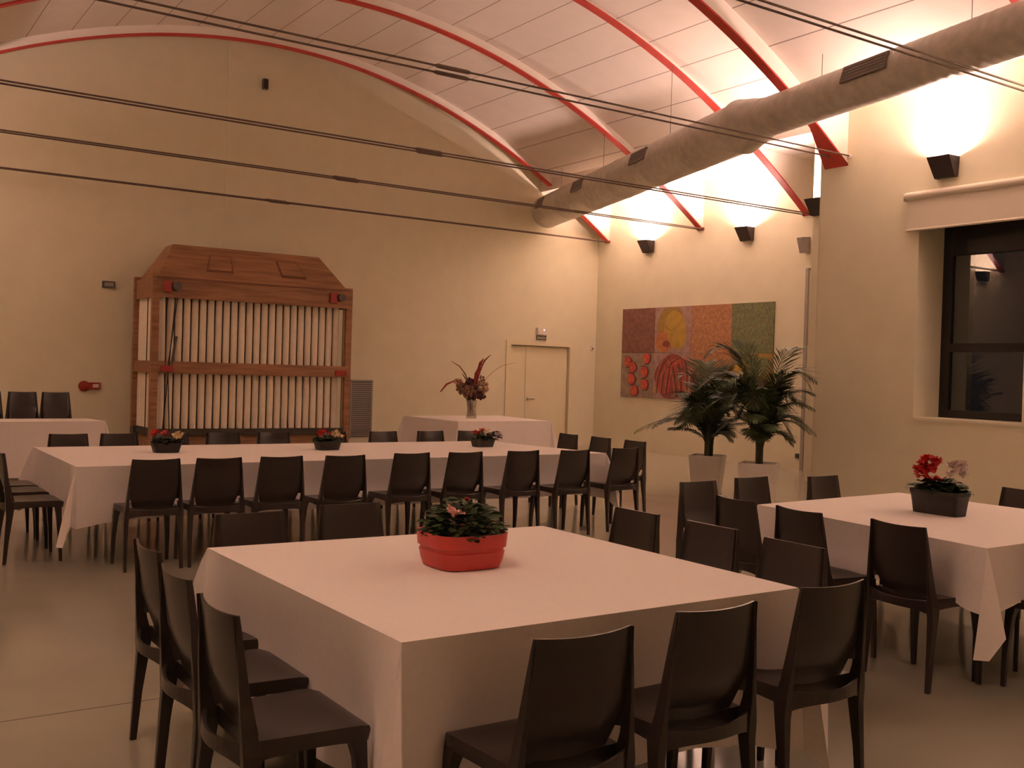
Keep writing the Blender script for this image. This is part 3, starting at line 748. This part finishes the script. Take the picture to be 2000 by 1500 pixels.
# ------------------------------------------------------------------ vase with dried bouquet
t = thing('glass_vase', 'clear glass vase of dried flowers on the back table', 'vase', (9.145, 14.80, .7525))
MB().lathe([(.085, 0), (.088, .02), (.072, .10), (.070, .18), (.090, .29), (.096, .31), (.090, .31), (.066, .18), (.068, .10), (.080, .03), (.02, .02)], n=24).build('glass_body', VASE, t, smooth=True)
rnd = random.Random(12); g = MB()
for k in range(22): g.ball((rnd.uniform(-.045, .045), rnd.uniform(-.045, .045), .04 + rnd.uniform(0, .20)), .018, 6, 4, jit=.1)
g.build('pebbles', DRYT, t, smooth=True)
rv = Vector((math.cos(YAW), -math.sin(YAW), 0)); fv = Vector((math.sin(YAW), math.cos(YAW), 0))
def B2(u, v, w_=0): p = rv * u + fv * w_; return (p.x, p.y, v)
g = MB()
for k in range(16):
    a = rnd.uniform(-1, 1); b = rnd.uniform(-1, 1); g.tube([B2(a * .03, .05, b * .03), B2(a * .03, .25, b * .02), B2(a * .2, .45, b * .15)], .004, 5)
g.build('stems', STEM, t)
def puff(name, m, c, r, n, seed, label=None, sq=1):
    rn = random.Random(seed); g = MB(); random.seed(seed)
    for k in range(n):
        a, e = rn.uniform(0, 2 * PI), rn.uniform(-1, 1); q = math.sqrt(1 - e * e); R_ = r * rn.uniform(.5, 1)
        cc = Vector(B2(c[0], c[1], c[2])) + Vector((q * math.cos(a), q * math.sin(a), e * sq)) * R_
        g.ball(cc, r * .30, 6, 5, jit=.25)
    o = g.build(name, m, t, smooth=True, sharp=80)
    if label: o['label'] = label
puff('dried_bloom', DRYP, (.02, .44, 0), .13, 50, 1, 'large dark purple dried bloom'); puff('dried_bloom', DRYP, (-.03, .60, 0), .075, 24, 2, 'dark purple top bloom')
puff('dried_bloom', DRYB, (-.17, .50, .02), .10, 34, 3, 'brown dried bloom on the left'); puff('dried_bloom', DRYB, (-.06, .45, -.10), .10, 34, 4, 'brown dried bloom in front')
puff('dried_bloom', DRYT, (.16, .53, -.02), .11, 40, 5, 'tan dried bloom on the right'); puff('dried_bloom', DRYB, (.17, .67, .02), .055, 16, 6, 'small grey brown bloom high right')
puff('dried_bloom', DRYP, (.15, .40, 0), .09, 26, 7, 'purple bloom low right'); puff('dried_bloom', DRYT, (-.24, .60, .02), .075, 18, 8, 'pale feathery bloom far left')
def pod(name, m, pts, rs, label=None):
    o = MB().tube([B2(*p) for p in pts], rs, 8).build(name, m, t, smooth=True)
    if label: o['label'] = label
pod('red_blade', PODR, [(.03, .55, 0), (.07, .75, 0), (.13, .93, 0), (.18, 1.01, 0)], [.02, .035, .028, .006], 'tall red blade')
pod('red_blade', PODR, [(.06, .55, .02), (.12, .80, .02), (.20, .98, .02), (.30, 1.08, .02)], [.012, .022, .014, .004], 'tallest red blade')
pod('long_pod', PODR, [(-.12, .58, 0), (-.30, .62, 0), (-.43, .56, 0), (-.53, .43, 0)], [.008, .012, .018, .010], 'drooping brown pod on the left')
pod('long_pod', DRYB, [(-.05, .58, 0), (-.12, .74, 0), (-.22, .87, 0), (-.36, .95, 0)], [.006, .012, .010, .004], 'curved brown pod')
pod('long_pod', DRYB, [(-.06, .55, .03), (-.11, .66, .03), (-.17, .74, .03)], [.008, .012, .006], 'short brown pod')
pod('long_pod', DRYT, [(.18, .62, 0), (.35, .80, 0), (.50, .90, 0), (.72, .96, 0)], [.004, .004, .004, .002], 'thin pale twig on the right')

# ------------------------------------------------------------------ palms
def palm(x, y, rz, pw, ph, label, nf, height, spread, seed, extra=()):
    rn = random.Random(seed)
    t = thing('potted_palm', label, 'plant', (x, y, 0), 0)
    c, s = math.cos(rz), math.sin(rz)
    def sq(h, z, n=4):
        return [(c * px - s * py, s * px + c * py, z) for px, py in ((-h, -h), (h, -h), (h, h), (-h, h))]
    pot = MB().loft([sq(pw * .39, 0), sq(pw / 2, ph), sq(pw / 2 - .025, ph), sq(pw / 2 - .03, ph - .05)]).build('pot', POTW, t, bev=.006)
    pot['label'] = 'white square tapered pot'
    MB().loft([sq(pw / 2 - .03, ph - .05), sq(.05, ph - .03)]).build('soil', SOIL, t)
    for k in range(5):
        a = rn.uniform(0, 6.28); r = rn.uniform(.01, .06); lean = rn.uniform(.02, .09)
        MB().tube([(r * math.cos(a), r * math.sin(a), ph - .06), (r * math.cos(a) * 1.3, r * math.sin(a) * 1.3, ph + .2), ((r + lean) * math.cos(a), (r + lean) * math.sin(a), ph + .5)], [.026, .02, .012], 8).build('trunk', STEM, t, smooth=True)
    fr_ = []
    for k in range(nf):
        a = k * 2.399 + rn.uniform(-.3, .3); u = rn.random()
        fr_.append((a, ph + (height - ph) * rn.uniform(.28, 1.0), spread * rn.uniform(.35, 1.0), rn.uniform(.05, .75)))
    fr_ += list(extra)
    for (a, hh, sp_, dz) in fr_:
        g = MB(); d_ = Vector((math.cos(a), math.sin(a), 0)); p0 = Vector((.03 * math.cos(a), .03 * math.sin(a), ph + .12))
        pts = []; n = 16
        H = hh - ph
        for i in range(n + 1):
            u = i / n
            # rises, arches over, droops
            r = sp_ * (u ** 1.6); z = H * (1.75 * u - (.75 + dz) * u * u) / (1 - dz * .0)
            pts.append(p0 + d_ * r + Vector((0, 0, z * .88)))
        g.tube(pts, [.008 * (1 - .8 * i / n) for i in range(n + 1)], 5)
        LL = .34 * (hh / height) + .06
        m_ = 30
        for i in range(m_):
            u = .22 + .78 * i / (m_ - 1); f_ = u * n; i0 = min(int(f_), n - 1); q = pts[i0].lerp(pts[i0 + 1], f_ - i0)
            tg = (pts[i0 + 1] - pts[i0]).normalized(); sd = tg.cross(Vector((0, 0, 1))).normalized()
            L = LL * math.sin(PI * (.18 + .80 * (u - .22) / .80)) * rn.uniform(.85, 1.1)
            for s_ in (-1, 1):
                di = (tg * .75 + sd * s_ * .8 + Vector((0, 0, rn.uniform(-.05, .15)))).normalized()
                wv = tg.cross(di).normalized().cross(di).normalized()
                w_ = .0095
                e1 = q + di * L * .55 + Vector((0, 0, -.02)); e2 = q + di * L + Vector((0, 0, -.035 - .10 * L))
                g.grid([[q - wv * w_ * .5, q + wv * w_ * .5], [e1 - wv * w_, e1 + wv * w_], [e2 - wv * w_ * .15, e2 + wv * w_ * .15]])
        g.build('frond', PALM, t, smooth=False)
    return t
palm(9.90, 9.98, math.radians(-55), .44, .52, 'smaller left potted palm in a white square pot', 30, 1.84, .66, 5,
     [(2.6, 1.32, .95, .75), (2.3, 1.2, .6, .5), (2.5, 1.45, .7, .7), (1.0, 1.95, .30, .1), (-.6, 2.1, .35, .2), (2.6, 2.0, .40, .3)])
palm(9.68, 8.86, math.radians(-55), .46, .52, 'taller right potted palm in front of the painting', 36, 2.15, .72, 9,
     [(2.5, 2.62, .66, .35), (2.35, 2.3, .75, .5), (-.9, 2.42, .55, .5), (-.5, 2.25, .66, .4), (-.6, 1.6, .62, .4), (-.3, 1.9, .55, .5), (-.8, 1.35, .55, .6), (-.55, 1.5, .66, .7), (-.7, 1.75, .6, .3), (2.2, 1.9, .7, .6), (1.8, 2.25, .3, .1)])

# ------------------------------------------------------------------ the wooden machine
t = thing('cloth_sleeve_filter', 'tall orange wood mill filter with rows of white cloth sleeves', 'machine', (5.95, 16.90, 0))
ox, oy = 5.95, 16.90
X0, X1, Y0, Y1 = 4.25 - ox, 7.60 - ox, 16.30 - oy, 17.50 - oy
for (x, y, h) in ((X0, Y0, 2.92), (X1 - .10, Y0, 2.90), (X0, Y1 - .1, 2.92), (X1 - .10, Y1 - .1, 2.90)):
    MB().box(x, x + .11, y, y + .10, 0, h).build('corner_post', WOOD, t, bev=.006)
def roof_(z0, z1):
    ix, iy = .44, .30
    g = MB().loft([[(X0 + .08, Y0 + .06, z0), (X1 - .06, Y0 + .06, z0), (X1 - .06, Y1 - .04, z0), (X0 + .08, Y1 - .04, z0)],
                   [(X0 + ix, Y0 + iy + .2, z1), (X1 - ix + .02, Y0 + iy + .2, z1), (X1 - ix + .02, Y1 - .25, z1), (X0 + ix, Y1 - .25, z1)]])
    return g.build('hipped_top', WOOD, t)
rf = roof_(2.86, 3.44)
for u in (.24, .66):
    # hatch lying on the front slope
    def RP(a, b, o_=0):
        z = 2.86 + .58 * b; y = Y0 + .06 + .44 * b; xl = X0 + .08 + .36 * b; xr_ = X1 - .06 - .36 * b
        return (xl + (xr_ - xl) * a, y - o_ * .8, z + o_ * .6)
    g = MB(); r = [(u, .30), (u + .13, .30), (u + .125, .72), (u + .005, .72)]
    g.loft([[RP(a, b, .0) for a, b in r], [RP(a, b, .02) for a, b in r]])
    hh_ = g.build('hatch', WOOD, rf, bev=.003); hh_['label'] = 'hatch board on the sloping front'
    g = MB(); r = [(u - .008, .26), (u + .138, .26), (u + .132, .76), (u - .003, .76)]
    g.loft([[RP(a, b, .0) for a, b in r], [RP(a, b, .008) for a, b in r]]); g.build('hatch_surround', WOODD, rf)
MB().box(X0 + .06, X1 - .02, Y0 - .01, Y0 + .03, 2.55, 2.86).build('front_fascia', WOOD, t, bev=.005)
MB().box(X0 + .02, X0 + .06, Y0 + .10, Y1 - .1, 2.55, 2.86).build('side_fascia', WOOD, t, bev=.005)
MB().box(X1 - .05, X1 - .02, Y0 + .10, Y1 - .1, 2.55, 2.86).build('side_fascia', WOOD, t, bev=.005)
MB().box(X0 + .06, X1 - .04, Y0 - .03, Y1 - .02, 2.845, 2.868).build('top_deck', WOODD, t)
MB().box(X0 + .11, X1 - .05, Y0 - .005, Y0 + .05, 1.37, 1.56).build('middle_rail', WOOD, t, bev=.005)
MB().box(X0 + .01, X0 + .06, Y0 + .10, Y1 - .1, 1.37, 1.56).build('middle_rail', WOOD, t, bev=.005)
MB().box(X0 + .10, X1 - .10, Y0 + .02, Y0 + .10, .40, .50).build('bottom_rail', WOODG, t, bev=.004)
MB().box(X0 + .02, X0 + .10, Y0 + .10, Y1 - .1, .40, .50).build('bottom_rail', WOODG, t, bev=.004)
MB().box(X0 + .08, X1 - .08, Y0 + .10, Y1 - .05, .10, .40).build('dust_trough', WOOD, t, bev=.005)
MB().box(X0 + .14, X1 - .12, Y0 + .26, Y0 + .29, .42, 2.84).build('back_boards', WOODD, t)
def sleeve(x, y):
    MB().lathe([(.052, .50), (.054, .9), (.052, 1.45), (.054, 2.0), (.051, 2.62)], (x, y, 0), 14).build('cloth_sleeve', SLEEVE, t, smooth=True, sharp=70)
ns = 24
for k in range(ns): sleeve(X0 + .20 + (X1 - X0 - .42) * k / (ns - 1), Y0 + .17)
for k in range(7): sleeve(X0 + .13, Y0 + .32 + k * .13)
for x, y in ((X0 + .30, Y0 - .01), (X1 - .28, Y0 - .01)):
    MB().box(x - .14, x - .02, y - .05, y, 2.63, 2.80).build('bearing_block', REDP, t, bev=.008)
    MB().tube([(x + .05, y, 2.73), (x + .05, y - .09, 2.73)], .065, 16).build('chain_wheel', PLASTG, t, smooth=True)
for x in (X0 + .30, X1 - .12):
    MB().box(x - .16, x + .04, Y0 - .03, Y0 - .005, 1.40, 1.49).build('bearing_block', REDP, t, bev=.008)
for pts in (((X0 + .36, Y0 + .0, 2.7), (X0 + .20, Y0 + .0, .5)), ((X0 + .40, Y0, 2.7), (X0 + .26, Y0, 1.5)), ((X0 + .26, Y0 + .0, 1.4), (X0 + .30, Y0, .5)), ((X0 + .06, Y0 + .5, 2.6), (X0 + .06, Y0 + .5, .5)), ((X1 - .15, Y0 + .02, 2.6), (X1 - .15, Y0 + .02, .5)), ((X0 + .2, Y0, 2.6), (X0 + .22, Y0, 1.5))):
    MB().tube([pts[0], pts[1]], .008, 6).build('drive_chain', BLACKF, t)
MB().tube([(X0 + .30, Y0 - .03, 1.50), (X0 + .37, Y0 - .03, 1.95)], .02, 8).build('tension_lever', PLASTG, t, smooth=True)
MB().box(X0 - .02, X0 + .12, Y1 - .3, Y1 - .1, .38, .48).build('foot_block', WOODG, t)
